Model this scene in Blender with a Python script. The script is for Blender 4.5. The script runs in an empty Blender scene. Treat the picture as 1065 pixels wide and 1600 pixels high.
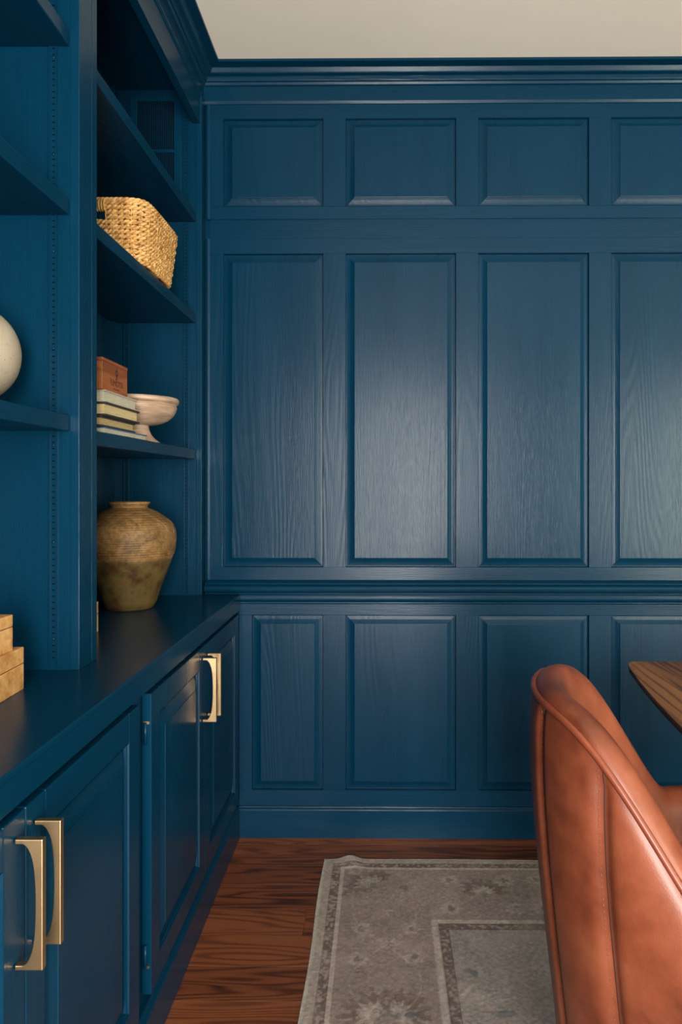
import bpy, bmesh, math, random
from mathutils import Vector, Matrix
random.seed(7)
S = bpy.context.scene
COL = S.collection

# ------------------------------------------------------------------ camera
cam_d = bpy.data.cameras.new('camera')
cam = bpy.data.objects.new('camera', cam_d); COL.objects.link(cam)
FPX = 1109.0
YAW = 0.0094
cam_d.sensor_fit = 'AUTO'; cam_d.sensor_width = 36.0
cam_d.lens = FPX / 1600 * 36
cam.location = (0, 0, 1.24)
cam.rotation_euler = (math.pi / 2, 0, YAW)
cam_d.shift_x = -(597 - FPX * YAW - 532.5) / 1600
cam_d.shift_y = -(800 - 757) / 1600
cam_d.clip_start = 0.02
S.camera = cam

# ------------------------------------------------------------------ light
S.view_settings.view_transform = 'Standard'
S.view_settings.look = 'None'
S.view_settings.gamma = 1.0
S.view_settings.exposure = 0.0
try: S.view_settings.use_curve_mapping = False
except Exception: pass
world = bpy.data.worlds.new('daylight'); S.world = world
world.use_nodes = True
bg = world.node_tree.nodes['Background']
bg.inputs[0].default_value = (0.75, 0.85, 1.0, 1); bg.inputs[1].default_value = 0.6

def window_light(name, loc, rot, w, h, power, col):
    l = bpy.data.lights.new(name, 'AREA'); l.shape = 'RECTANGLE'; l.size = w; l.size_y = h
    l.energy = power; l.color = col
    o = bpy.data.objects.new(name, l); COL.objects.link(o)
    o.location = loc; o.rotation_euler = rot
    return o
REAR = -1.6          # rear wall (behind the camera)
RIGHT = 3.3          # right wall
CEIL = 2.70
WIN = [(-0.22, 0.62, 0.15, 2.15), (2.45, 3.22, 0.15, 2.15)]   # x0,x1,z0,z1 openings in the rear wall
window_light('window_daylight', (0.20, REAR - 0.06, 1.15), (math.pi / 2, 0, 0), 0.84, 2.0, 205, (1.0, 0.96, 0.91))
window_light('window_daylight', (2.835, REAR - 0.06, 1.15), (math.pi / 2, 0, 0), 0.77, 2.0, 190, (0.95, 1.0, 0.84))

# ------------------------------------------------------------------ helpers
class MB:
    """collects shapes into one mesh"""
    def __init__(s): s.v = []; s.f = []; s.sm = []
    def add(s, vs, fs, smooth=False):
        b = len(s.v); s.v += [tuple(p) for p in vs]
        for f in fs: s.f.append([i + b for i in f]); s.sm.append(smooth)
        return s
    def box(s, x0, x1, y0, y1, z0, z1):
        v = [(x0,y0,z0),(x1,y0,z0),(x1,y1,z0),(x0,y1,z0),(x0,y0,z1),(x1,y0,z1),(x1,y1,z1),(x0,y1,z1)]
        return s.add(v, [(0,3,2,1),(4,5,6,7),(0,1,5,4),(1,2,6,5),(2,3,7,6),(3,0,4,7)])
    def prism(s, prof, p0, p1, axis):
        """extrude a closed 2D profile along axis; prof gives the other two coords in cyclic x,y,z order"""
        n = len(prof)
        def P(a, q):
            if axis == 'x': return (a, q[0], q[1])
            if axis == 'y': return (q[0], a, q[1])
            return (q[0], q[1], a)
        v = [P(p0, q) for q in prof] + [P(p1, q) for q in prof]
        f = [(i, (i+1) % n, n + (i+1) % n, n + i) for i in range(n)]
        f += [tuple(range(n))[::-1], tuple(range(n, 2*n))]
        return s.add(v, f)
    def lathe(s, prof, c, n=48, smooth=True, squash=1.0):
        v = []; f = []; m = len(prof)
        for i in range(n):
            a = 2*math.pi*i/n
            for r, z in prof: v.append((c[0] + r*math.cos(a), c[1] + r*math.sin(a)*squash, c[2] + z))
        for i in range(n):
            j = (i+1) % n
            for k in range(m-1): f.append((i*m+k, j*m+k, j*m+k+1, i*m+k+1))
        s.add(v, f, smooth)
        return s
    def tube(s, pts, r, n=8, closed=False, smooth=True):
        pts = [Vector(p) for p in pts]; m = len(pts); v = []; f = []
        rr = r if isinstance(r, (list, tuple)) else [r]*m
        up = Vector((0,0,1)); prev = None
        for i, p in enumerate(pts):
            if closed: t = pts[(i+1) % m] - pts[i-1]
            else: t = pts[min(i+1, m-1)] - pts[max(i-1, 0)]
            t.normalize()
            if prev is None:
                a = t.cross(up)
                if a.length < .1: a = t.cross(Vector((1,0,0)))
            else: a = prev - t * prev.dot(t)
            a.normalize(); prev = a; b = t.cross(a)
            for k in range(n):
                an = 2*math.pi*k/n
                v.append(p + (a*math.cos(an) + b*math.sin(an)) * rr[i])
        for i in range(m if closed else m-1):
            j = (i+1) % m
            for k in range(n):
                l = (k+1) % n
                f.append((i*n+k, i*n+l, j*n+l, j*n+k))
        if not closed:
            f.append(tuple(range(n))[::-1]); f.append(tuple(range((m-1)*n, m*n)))
        return s.add(v, f, smooth)
    def grid(s, rows, smooth=True, closeu=False, closev=False):
        m = len(rows); n = len(rows[0]); v = [p for r in rows for p in r]; f = []
        for i in range(m if closeu else m-1):
            i2 = (i+1) % m
            for j in range(n if closev else n-1):
                j2 = (j+1) % n
                f.append((i*n+j, i*n+j2, i2*n+j2, i2*n+j))
        return s.add(v, f, smooth)
    def mesh(s, name, fix=True):
        me = bpy.data.meshes.new(name); me.from_pydata(s.v, [], s.f)
        me.polygons.foreach_set('use_smooth', s.sm); me.update()
        if fix:
            bm = bmesh.new(); bm.from_mesh(me); bmesh.ops.recalc_face_normals(bm, faces=bm.faces); bm.to_mesh(me); bm.free()
        return me

def obj(name, mb, mat, parent=None, loc=None, bevel=None, fix=True, seg=2):
    me = mb if isinstance(mb, bpy.types.Mesh) else mb.mesh(name, fix)
    o = bpy.data.objects.new(name, me); COL.objects.link(o)
    if mat is not None and not me.materials: me.materials.append(mat)
    if loc is not None: o.location = loc
    if parent is not None:
        o.parent = parent; o.matrix_parent_inverse = WM[parent.name].inverted()
    if bevel:
        b = o.modifiers.new('bevel', 'BEVEL'); b.width = bevel; b.segments = seg; b.limit_method = 'ANGLE'; b.angle_limit = math.radians(35)
    WM[o.name] = (Matrix.Translation(loc) if loc is not None else Matrix())
    return o
WM = {}
def thing(name, label, cat, loc=(0,0,0), group=None, kind=None):
    o = bpy.data.objects.new(name, None); COL.objects.link(o); o.empty_display_size = .05
    o.location = loc; WM[o.name] = Matrix.Translation(loc)
    return tag(o, label, cat, group, kind)
def tag(o, label, cat, group=None, kind=None):
    o['label'] = label; o['category'] = cat
    if group: o['group'] = group
    if kind: o['kind'] = kind
    return o

# ------------------------------------------------------------------ materials
def new_mat(name):
    m = bpy.data.materials.new(name); m.use_nodes = True
    nt = m.node_tree; p = nt.nodes['Principled BSDF']
    return m, nt, p
def N(nt, t, **kw):
    n = nt.nodes.new(t)
    for k, v in kw.items():
        if hasattr(n, k): setattr(n, k, v)
    return n
def math_node(nt, op, a, b=None, clamp=False):
    n = nt.nodes.new('ShaderNodeMath'); n.operation = op; n.use_clamp = clamp
    for i, x in enumerate((a, b)):
        if x is None: continue
        if isinstance(x, (int, float)): n.inputs[i].default_value = x
        else: nt.links.new(x, n.inputs[i])
    return n.outputs[0]
def coords(nt, scale, rand=True):
    tc = N(nt, 'ShaderNodeTexCoord'); mp = N(nt, 'ShaderNodeMapping')
    nt.links.new(tc.outputs['Object'], mp.inputs['Vector']); mp.inputs['Scale'].default_value = scale
    if rand:
        oi = N(nt, 'ShaderNodeObjectInfo'); cx = N(nt, 'ShaderNodeCombineXYZ')
        r = math_node(nt, 'MULTIPLY', oi.outputs['Random'], 13.7)
        for i in range(3): nt.links.new(r, cx.inputs[i])
        nt.links.new(cx.outputs[0], mp.inputs['Location'])
    return mp.outputs[0]
def noise(nt, vec, scale, detail=3, rough=.55):
    n = N(nt, 'ShaderNodeTexNoise'); n.inputs['Scale'].default_value = scale
    n.inputs['Detail'].default_value = detail; n.inputs['Roughness'].default_value = rough
    nt.links.new(vec, n.inputs['Vector']); return n.outputs['Fac']
def ramp(nt, fac, stops, interp='LINEAR'):
    r = N(nt, 'ShaderNodeValToRGB'); r.color_ramp.interpolation = interp
    e = r.color_ramp.elements
    while len(e) < len(stops): e.new(.5)
    for el, (p, c) in zip(e, stops): el.position = p; el.color = (*c, 1)
    nt.links.new(fac, r.inputs[0]); return r.outputs[0]
def bump(nt, p, h, strength, dist):
    b = N(nt, 'ShaderNodeBump'); b.inputs['Strength'].default_value = strength; b.inputs['Distance'].default_value = dist
    nt.links.new(h, b.inputs['Height']); nt.links.new(b.outputs[0], p.inputs['Normal'])

def lin(r, g, b):
    f = lambda c: (c/255/12.92) if c <= 10 else ((c/255+.055)/1.055)**2.4
    return (f(r), f(g), f(b))

PAINT = (0.0008, 0.0265, 0.058)
def paint_mat(name, axis, bstr=.42, rough=.28):
    """blue satin paint brushed over open-grained oak; axis = direction of the grain"""
    m, nt, p = new_mat(name)
    sc = [1, 1, 1]; sc['xyz'.index(axis)] = .10
    v = coords(nt, sc)
    sc2 = [1, 1, 1]; sc2['xyz'.index(axis)] = .03
    v2 = coords(nt, sc2)
    a = noise(nt, v, 4.2, 2, .5)
    rings = math_node(nt, 'SINE', math_node(nt, 'MULTIPLY', a, 190))
    rings = math_node(nt, 'MULTIPLY_ADD', rings, .5); nt.nodes[-1].inputs[2].default_value = .5
    pores = noise(nt, v2, 420, 2, .6)
    mask = noise(nt, v, 2.3, 2, .5)
    mask = math_node(nt, 'MULTIPLY', math_node(nt, 'SUBTRACT', mask, .38), 3.5, True)
    h = math_node(nt, 'MULTIPLY', rings, mask)
    h = math_node(nt, 'ADD', math_node(nt, 'MULTIPLY', h, .55), math_node(nt, 'MULTIPLY', pores, .75))
    bump(nt, p, h, bstr, .0010)
    spots = noise(nt, v, 9, 3, .6)
    c = ramp(nt, spots, [(.3, tuple(x*.93 for x in PAINT)), (.7, tuple(x*1.07 for x in PAINT))])
    nt.links.new(c, p.inputs['Base Color'])
    rr = math_node(nt, 'ADD', math_node(nt, 'MULTIPLY', spots, .10), rough - .05)
    nt.links.new(rr, p.inputs['Roughness'])
    p.inputs['Specular IOR Level'].default_value = .185
    return m
P_V = paint_mat('blue_paint_vertical_grain', 'z')
P_X = paint_mat('blue_paint_grain_across', 'x')
P_Y = paint_mat('blue_paint_grain_along', 'y')
P_S = paint_mat('blue_paint_smooth', 'y', .03, .25)      # doors and counter, smoother film
P_SV = paint_mat('blue_paint_smooth_upright', 'z', .05, .26)

def wood_mat(name, cols, axis, scale=8, freq=60, stretch=.12, rough=.45, bstr=.15, dark=None):
    m, nt, p = new_mat(name)
    sc = [1, 1, 1]; sc['xyz'.index(axis)] = stretch
    v = coords(nt, sc)
    a = noise(nt, v, scale, 2, .5)
    rings = math_node(nt, 'SINE', math_node(nt, 'MULTIPLY', a, freq))
    rings = math_node(nt, 'MULTIPLY_ADD', rings, .5); nt.nodes[-1].inputs[2].default_value = .5
    rings = math_node(nt, 'POWER', rings, 2.2)
    sc2 = [1, 1, 1]; sc2['xyz'.index(axis)] = stretch*.25
    fib = noise(nt, coords(nt, sc2), scale*28, 3, .65)
    tone = noise(nt, v, scale*.5, 2, .5)
    f = math_node(nt, 'ADD', math_node(nt, 'MULTIPLY', rings, .38), math_node(nt, 'MULTIPLY', fib, .45))
    f = math_node(nt, 'ADD', f, math_node(nt, 'MULTIPLY', math_node(nt, 'SUBTRACT', tone, .5), .9))
    oi = N(nt, 'ShaderNodeObjectInfo')
    f = math_node(nt, 'ADD', f, math_node(nt, 'MULTIPLY', math_node(nt, 'SUBTRACT', oi.outputs['Random'], .5), .22))
    c = ramp(nt, f, [(.12, cols[0]), (.42, cols[1]), (.80, cols[2])])
    nt.links.new(c, p.inputs['Base Color'])
    p.inputs['Roughness'].default_value = rough
    bump(nt, p, fib, bstr, .001)
    return m
FLOOR = wood_mat('stained_oak_floor', [lin(130,74,42), lin(104,56,31), lin(54,27,14)], 'x', 9, 95, .10, .40)
TABLE = wood_mat('walnut_table', [lin(144,96,54), lin(114,72,38), lin(60,38,22)], 'y', 13, 48, .07, .42)
TABLE_EDGE = wood_mat('walnut_table_edge', [lin(80,50,28), lin(62,38,20), lin(40,24,12)], 'y', 7, 40, .16, .5)
CIGAR = wood_mat('cedar_box', [lin(154,90,48), lin(130,70,35), lin(96,50,24)], 'y', 14, 30, .15, .6)
LEGWOOD = wood_mat('dark_leg_wood', [lin(90,58,36), lin(66,40,24), lin(44,26,15)], 'z', 10, 40, .12, .5)

def burl_mat():
    m, nt, p = new_mat('burl_wood'); v = coords(nt, (1, 1, 1))
    a = noise(nt, v, 24, 5, .66); sw = noise(nt, v, 70, 3, .6)
    f = math_node(nt, 'ADD', math_node(nt, 'MULTIPLY', a, .75), math_node(nt, 'MULTIPLY', sw, .3))
    c = ramp(nt, f, [(.36, lin(138,84,42)), (.5, lin(190,138,80)), (.66, lin(214,170,112))])
    vo = N(nt, 'ShaderNodeTexVoronoi'); vo.inputs['Scale'].default_value = 30
    wv = N(nt, 'ShaderNodeVectorMath'); wv.operation = 'ADD'
    sx = N(nt, 'ShaderNodeCombineXYZ')
    for i in range(3): nt.links.new(math_node(nt, 'MULTIPLY', sw, .02), sx.inputs[i])
    nt.links.new(v, wv.inputs[0]); nt.links.new(sx.outputs[0], wv.inputs[1]); nt.links.new(wv.outputs[0], vo.inputs['Vector'])
    k = ramp(nt, vo.outputs['Distance'], [(.08, (1,1,1)), (.16, (0,0,0))])
    sel = ramp(nt, vo.outputs['Color'], [(.40, (0,0,0)), (.44, (1,1,1))])
    k2 = math_node(nt, 'MULTIPLY', k, sel)
    mx = N(nt, 'ShaderNodeMix'); mx.data_type = 'RGBA'
    nt.links.new(k2, mx.inputs['Factor']); nt.links.new(c, mx.inputs['A']); mx.inputs['B'].default_value = (*lin(86,44,22), 1)
    nt.links.new(mx.outputs['Result'], p.inputs['Base Color']); p.inputs['Roughness'].default_value = .42
    return m
BURL = burl_mat()

def plain(name, c, rough=.5, metal=0, nscale=None, var=.1, bstr=0, spec=.5, bscale=None):
    m, nt, p = new_mat(name)
    v = coords(nt, (1, 1, 1))
    n = noise(nt, v, nscale or 20, 4, .6)
    cc = ramp(nt, n, [(.3, tuple(x*(1-var) for x in c)), (.7, tuple(min(1, x*(1+var)) for x in c))])
    nt.links.new(cc, p.inputs['Base Color'])
    p.inputs['Roughness'].default_value = rough; p.inputs['Metallic'].default_value = metal
    p.inputs['Specular IOR Level'].default_value = spec
    if bstr: bump(nt, p, noise(nt, v, bscale or 150, 4, .6), bstr, .001)
    return m
CEILM = plain('ceiling_plaster', (0.86, 0.79, 0.68), .9, 0, 2, .03, .05, .2)
WALLM = plain('greige_wall', (0.42, 0.41, 0.37), .9, 0, 3, .03)
BRASS = plain('brushed_brass', (0.62, 0.43, 0.23), .36, 1, 60, .05)
DARKM = plain('recess_shade', (0.0035, 0.0030, 0.0030), .9, spec=.05)  # near-black colour painted in for the shade of slots and vent
FRAMEW = plain('window_white', (.75, .74, .70), .5)
STEEL = plain('black_steel', (.02, .02, .02), .4, .6)

def leather_mat():
    m, nt, p = new_mat('cognac_leather'); v = coords(nt, (1, 1, 1), False)
    a = noise(nt, v, 9, 4, .62); b = noise(nt, v, 3, 2, .5)
    f = math_node(nt, 'ADD', math_node(nt, 'MULTIPLY', a, .6), math_node(nt, 'MULTIPLY', b, .4))
    c = ramp(nt, f, [(.36, lin(88,40,22)), (.5, lin(122,61,37)), (.64, lin(142,77,50))])
    nt.links.new(c, p.inputs['Base Color'])
    nt.links.new(math_node(nt, 'ADD', math_node(nt, 'MULTIPLY', a, .2), .30), p.inputs['Roughness'])
    p.inputs['Specular IOR Level'].default_value = .55
    vo = N(nt, 'ShaderNodeTexVoronoi'); vo.inputs['Scale'].default_value = 420; nt.links.new(v, vo.inputs['Vector'])
    h = math_node(nt, 'ADD', math_node(nt, 'MULTIPLY', vo.outputs['Distance'], .25), a)
    bump(nt, p, h, .20, .0016)
    return m
LEATHER = leather_mat()
WELT = plain('leather_piping', lin(120,58,36), .38, 0, 30, .12)
SEAM = plain('seam_groove_shade', lin(58,26,15), .6)  # darker than the leather: groove shade put into the seam colour
STITCH = plain('pale_seam_thread', lin(138,78,52), .5)

# ------------------------------------------------------------------ room shell
D = 2.5                 # front plane of the panelling on the back wall
LX = -0.94              # left wall plane behind the bookcases
def structure(o, label, cat):
    return tag(o, label, cat, kind='structure')

floor = structure(obj('floor', MB().box(LX-.1, RIGHT+.1, REAR-.1, D+.15, -.06, -.012), FLOOR), 'stained oak plank floor', 'floor')
# planks: boards run left to right, 124 mm wide
PW = .124
row = 0
y = 1.824 - PW*4 - PW*28
y = 1.824 - PW*38
pm = {}
while y < D + .03:
    x = LX + .02 - random.uniform(0, 1.1)
    if 1.2 < y: x = LX + .02 - [.25, .62, .1, .8, .4, .0][row % 6]
    while x < RIGHT:
        L = random.choice([1.2, 1.5, 1.8]) if y > .5 else 2.2
        a, b = max(x, LX+.01), min(x + L, RIGHT)
        if b - a > .05:
            key = round(b-a, 3)
            w2 = min(y + PW, D+.03) - y
            mb = MB().box(-(b-a)/2 + .0002, (b-a)/2 - .0002, .0002, w2 - .0002, -.012, 0)
            o = obj('plank', mb, FLOOR, floor, ((a+b)/2, y, 0), bevel=.0005, seg=1)
        x += L
    y += PW; row += 1

ceiling = structure(obj('ceiling', MB().box(LX-.1, RIGHT+.1, REAR-.1, D+.15, CEIL, CEIL+.1), CEILM), 'flat warm white plaster ceiling', 'ceiling')
wall_back = structure(obj('wall_back', MB().box(LX-.1, RIGHT+.1, D+.016, D+.15, 0, CEIL), P_X), 'blue painted oak panelled wall facing the camera', 'wall')
structure(obj('wall_left', MB().box(LX-.1, LX, REAR, D+.016, 0, CEIL), P_V), 'blue wall behind the built-in bookcases', 'wall')
structure(obj('wall_right', MB().box(RIGHT, RIGHT+.1, REAR, D+.016, 0, CEIL), WALLM), 'pale greige wall on the far right', 'wall')
wr = MB()
xs = [LX-.1] + [c for w in WIN for c in (w[0], w[1])] + [RIGHT+.1]
for i in range(0, len(xs), 2): wr.box(xs[i], xs[i+1], REAR-.12, REAR, 0, CEIL)
for (x0, x1, z0, z1) in WIN:
    wr.box(x0, x1, REAR-.12, REAR, 0, z0); wr.box(x0, x1, REAR-.12, REAR, z1, CEIL)
structure(obj('wall_rear', wr, WALLM), 'pale greige wall with two tall windows behind the camera', 'wall')
for i, (x0, x1, z0, z1) in enumerate(WIN):
    w = MB()
    for a, b in ((x0, x0+.05), (x1-.05, x1)): w.box(a, b, REAR-.05, REAR-.005, z0, z1)
    for a, b in ((z0, z0+.05), (z1-.05, z1), ((z0+z1)/2-.015, (z0+z1)/2+.015)): w.box(x0+.05, x1-.05, REAR-.048, REAR-.010, a, b)
    structure(obj('window_%d' % (i+1), w, FRAMEW), ['tall white framed window straight behind the camera', 'tall white framed window near the right wall'][i], 'window')

# ---- panelling of the back wall
PROF = [(0, 0), (.0012, -.003), (.0022, -.0110), (.0045, -.0110), (.0050, -.0102), (.0105, -.0095), (.0165, -.0083),
        (.0235, -.0053), (.0305, -.0018), (.0310, .0006), (.0325, .0010)]
def panel_mesh(w, h, name='raised_panel', prof=PROF, sx=1.0):
    """raised panel in the XZ plane, front towards -Y, centred on the origin"""
    mb = MB(); vs = []
    for o, d in prof:
        a, b = w/2 - o*sx, h/2 - o*sx
        vs += [(-a, -d, -b), (a, -d, -b), (a, -d, b), (-a, -d, b)]
    fs = []
    for k in range(len(prof)-1):
        for i in range(4):
            j = (i+1) % 4
            fs.append((k*4+i, k*4+j, (k+1)*4+j, (k+1)*4+i))
    fs.append(tuple(len(vs)-4 + i for i in range(4)))
    mb.add(vs, fs)
    return mb.mesh(name, fix=False)
XL = -.609
PITCH = .4664
colx = [(-.5613, -.2074)] + [(-.1296 + PITCH*k, .2598 + PITCH*k) for k in range(7)]
colx_low = [(-.4600, -.2074)] + colx[1:]
ROWS = [(2.2206, 2.5300, 2.1755, 2.590, colx, XL), (.949, 2.0538, .896, 2.108, colx, XL), (.1624, .7800, .100, .826, colx_low, -.505)]
pmesh = {}
for (z0, z1, f0, f1, cols, xl) in ROWS:
    XR = RIGHT
    obj('rail', MB().box(xl, XR, D, D+.016, f0, z0), P_X, wall_back, bevel=.001, seg=1)
    obj('rail', MB().box(xl, XR, D, D+.016, z1, f1), P_X, wall_back, bevel=.001, seg=1)
    prev = xl
    for (a, b) in cols:
        b = min(b, XR - .05)
        obj('stile', MB().box(prev, a, D, D+.016, z0, z1), P_V, wall_back)
        key = (round(b-a, 3), round(z1-z0, 3))
        if key not in pmesh: pmesh[key] = panel_mesh(b-a, z1-z0)
        obj('raised_panel', pmesh[key], P_V, wall_back, ((a+b)/2, D, (z0+z1)/2))
        prev = b
    obj('stile', MB().box(prev, XR, D, D+.016, z0, z1), P_V, wall_back)
obj('filler_rail', MB().box(XL, RIGHT, D+.004, D+.016, 2.108, 2.1755), P_X, wall_back)
# slim beads closing the frames against the bookcase
for (a, b) in ((2.1755, 2.585), (.904, 2.108)):
    obj('edge_bead', MB().prism([(XL-.012, D+.01), (XL-.012, D-.001), (XL-.006, D-.004), (XL+.001, D-.001), (XL+.001, D+.01)], a, b, 'z'), P_V, wall_back)

CROWN = [(0, 2.579), (.0035, 2.5805), (.0075, 2.5885), (.0078, 2.5912), (.002, 2.5930), (.002, 2.6425), (.0070, 2.6440), (.0085, 2.6455), (.0115, 2.6515),
         (.0115, 2.6535), (.0165, 2.6545), (.0175, 2.6580), (.0190, 2.6660), (.0210, 2.6685), (.0330, 2.6715), (.0345, 2.6730), (.0360, 2.6752), (.0412, 2.6870),
         (.0425, 2.6885), (.0600, 2.6905), (.0690, 2.6912), (.0705, 2.6925), (.0705, CEIL), (-.01, CEIL), (-.01, 2.579)]
structure(obj('trim_1', MB().prism([(D - o, z) for o, z in CROWN], -.64, RIGHT, 'x'), P_X), 'blue crown moulding along the panelled back wall', 'crown moulding')
HX = -.632
structure(obj('trim_2', MB().prism([(HX + o, z) for o, z in CROWN], REAR, D, 'y'), P_Y), 'blue crown moulding running above the bookcases', 'crown moulding')
RAIL = [(0, .8180), (.004, .8195), (.0075, .8225), (.0075, .826), (.004, .829), (.0075, .8315), (.0125, .834), (.0135, .8395), (.0135, .848), (.012, .852),
        (.015, .8535), (.0175, .856), (.0165, .859), (.019, .8615), (.0260, .8650), (.0300, .8705), (.0310, .8765), (.0285, .8825), (.0225, .8865), (.0195, .888),
        (.023, .8895), (.0245, .8925), (.023, .8955), (.016, .898), (.012, .9005), (0, .904), (-.01, .904), (-.01, .818)]
structure(obj('trim_3', MB().prism([(D - o, z) for o, z in RAIL], XL-.012, RIGHT, 'x'), P_X), 'blue chair rail between middle and lower wall panels', 'chair rail')
structure(obj('baseboard_back', MB().prism([(D+.01, 0), (D-.014, 0), (D-.014, .096), (D-.012, .100), (D-.007, .1035), (D-.005, .1075), (D+.01, .109)], -.505, RIGHT, 'x'), P_X),
          'blue baseboard along the foot of the panelled wall', 'baseboard')

# ------------------------------------------------------------------ bookcases (left)
FX = -.625              # front face of the face frame
SHX = -.645             # shelf front
ZC = .857               # counter height
def standard_strip(parent, x0, y, z0, z1, into=-1):
    """slotted metal shelf standard on a panel that faces -Y"""
    w = .0165
    s = MB().box(x0, x0+w, y-.0015, y, z0, z1)
    s.box(x0, x0+.0018, y-.0045, y-.0015, z0, z1); s.box(x0+w-.0018, x0+w, y-.0045, y-.0015, z0, z1)
    o = obj('shelf_standard', s, P_SV, parent)
    t = MB(); z = z0 + .02
    while z < z1 - .02:
        t.box(x0+.0056, x0+w-.0056, y-.0019, y-.0014, z, z+.0026); z += .0127
    so = obj('slot_shade', t, DARKM, o); so['kind'] = 'stuff'  # dark bars on the strip paint the shade of its holes
    sc = MB(); z = z0 + .06
    while z < z1 - .03:
        sc.lathe([(.0001, 0), (.0032, 0), (.0026, .0016), (.0001, .0022)], (0, 0, 0), 10); z += .2
    # turn the screw heads so that they face -Y
    nv = []; zz = z0 + .06; k = 0
    for i, v in enumerate(sc.v):
        idx = i // 40
        nv.append((x0 + w/2 + v[0], y - .0015 - v[2], z0 + .06 + idx*.2 + v[1]))
    sc.v = nv
    s2 = obj('screws', sc, P_SV, o); s2['kind'] = 'stuff'

def bookcase(label, ya, yb, shelves, stiles, far_end):
    t = thing('built_in_bookcase', label, 'bookcase', (-.78, (ya+yb)/2, ZC), 'built-in blue bookcases')
    obj('back_panel', MB().box(LX, LX+.012, ya, yb, ZC, 2.625), P_V, t)
    obj('side_panel', MB().box(LX+.012, FX-.019, ya-.018, ya, ZC, 2.625), P_V, t)
    obj('side_panel', MB().box(LX+.012, FX-.019, yb, yb+.018, ZC, 2.625), P_V, t)
    obj('top_panel', MB().box(LX+.012, FX-.019, ya, yb, 2.605, 2.625), P_Y, t)
    for z in shelves:
        obj('shelf', MB().box(LX+.013, SHX, ya+.002, yb-.002, z-.033, z), P_Y, t, bevel=.002)
    for (a, b) in stiles:
        obj('face_stile', MB().box(FX-.019, FX, a, b, ZC, 2.60), P_V, t, bevel=.0012)
    obj('header', MB().box(HX-.022, HX+.001, ya, yb, 2.489, 2.60), P_Y, t, bevel=.001)
    # corner batten at the back of the side panel
    obj('corner_batten', MB().box(LX+.012, LX+.024, yb-.03, yb, ZC, 2.605), P_V, t)
    zs = [ZC] + sorted(shelves) + [2.6]
    standard_strip(t, -.6865, yb, ZC+.004, 2.6)
    standard_strip(t, -.8945, yb, ZC+.004, 2.6)
    return t
bc_far = bookcase('tall blue bookcase holding basket, books and brown jar', 1.55, 2.45, [1.361, 1.831, 2.180], [(1.5225, 1.55), (2.45, 2.5)], True)
bc_near = bookcase('tall blue bookcase holding speckled vase and burl boxes', .53, 1.46, [1.3835, 1.829, 2.177], [(1.459, 1.5215), (.49, .53)], False)
# vent grille in the end panel of the far bookcase
gx0, gx1, gz0, gz1 = -.872, -.694, 2.20, 2.585
g = MB()
yv = 2.45
g.box(gx0, gx0+.026, yv-.006, yv, gz0, gz1); g.box(gx1-.026, gx1, yv-.006, yv, gz0, gz1)
g.box(gx0+.026, gx1-.026, yv-.006, yv, gz1-.020, gz1); g.box(gx0+.026, gx1-.026, yv-.006, yv, gz0, gz0+.02)
g.box(gx0+.026, gx1-.026, yv-.006, yv, 2.388, 2.398)
vent = obj('vent_grille', g, P_SV, bc_far, bevel=.002)
g = MB(); n = 20
for i in range(n):
    x = gx0 + .028 + (gx1 - gx0 - .056)*(i + .5)/n
    g.box(x-.0010, x+.0010, yv-.0055, yv-.0012, gz0+.018, gz1-.018)
so = obj('grille_slats', g, P_SV, vent); so['kind'] = 'stuff'
obj('grille_shade', MB().box(gx0+.026, gx1-.026, yv-.0012, yv-.0004, gz0+.02, gz1-.02), DARKM, vent)  # dark sheet on the panel paints the shade behind the slats

# ------------------------------------------------------------------ counter and base cabinets
CX = -.500              # front of the counter and of the doors
ct = obj('countertop', MB().prism([(LX, ZC-.056), (CX+.0015, ZC-.056), (CX+.0015, ZC-.0135), (CX+.0005, ZC-.0125), (CX+.0005, ZC-.0115), (CX+.004, ZC-.0105), (CX+.004, ZC-.003), (CX+.002, ZC), (LX, ZC)], .49, 2.476, 'y'), P_S, bevel=.0006)
tag(ct, 'long dark blue counter board under the bookcases', 'countertop')
FRX = CX - .024         # cabinet face frame
def handle(parent, y, z0, z1):
    o, ax, th = .0395, .0012, .0068
    n = 22
    zm = (z0+z1)/2; hh = (z1-z0)/2
    pts = [(o, z0), (o, z1), (ax, z1), (ax, z1-th)]
    for i in range(n+1):
        # arched inner edge: straight arms, rounded shoulders, then a shallow bow
        t_ = -math.cos(math.pi*i/n)
        e = 1 - abs(t_)**5
        x = ax + .010 + (o - .0105 - ax - .010) * (.72*e**.55 + .28*(1 - t_*t_))
        pts.append((x, zm - t_*(hh - th)))
    pts += [(ax, z0+th), (ax, z0)]
    m = MB().prism([(CX+p[0], p[1]) for p in pts], y-.0055, y+.0055, 'y')
    h = obj('handle', m, BRASS, parent, bevel=.0014)
    return h
DPROF = [(0, 0), (.0010, -.0040), (.0036, -.0048), (.0045, -.0100), (.008, -.0105), (.030, -.0030), (.040, -.0008), (.0405, .0006), (.042, .0006)]
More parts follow.
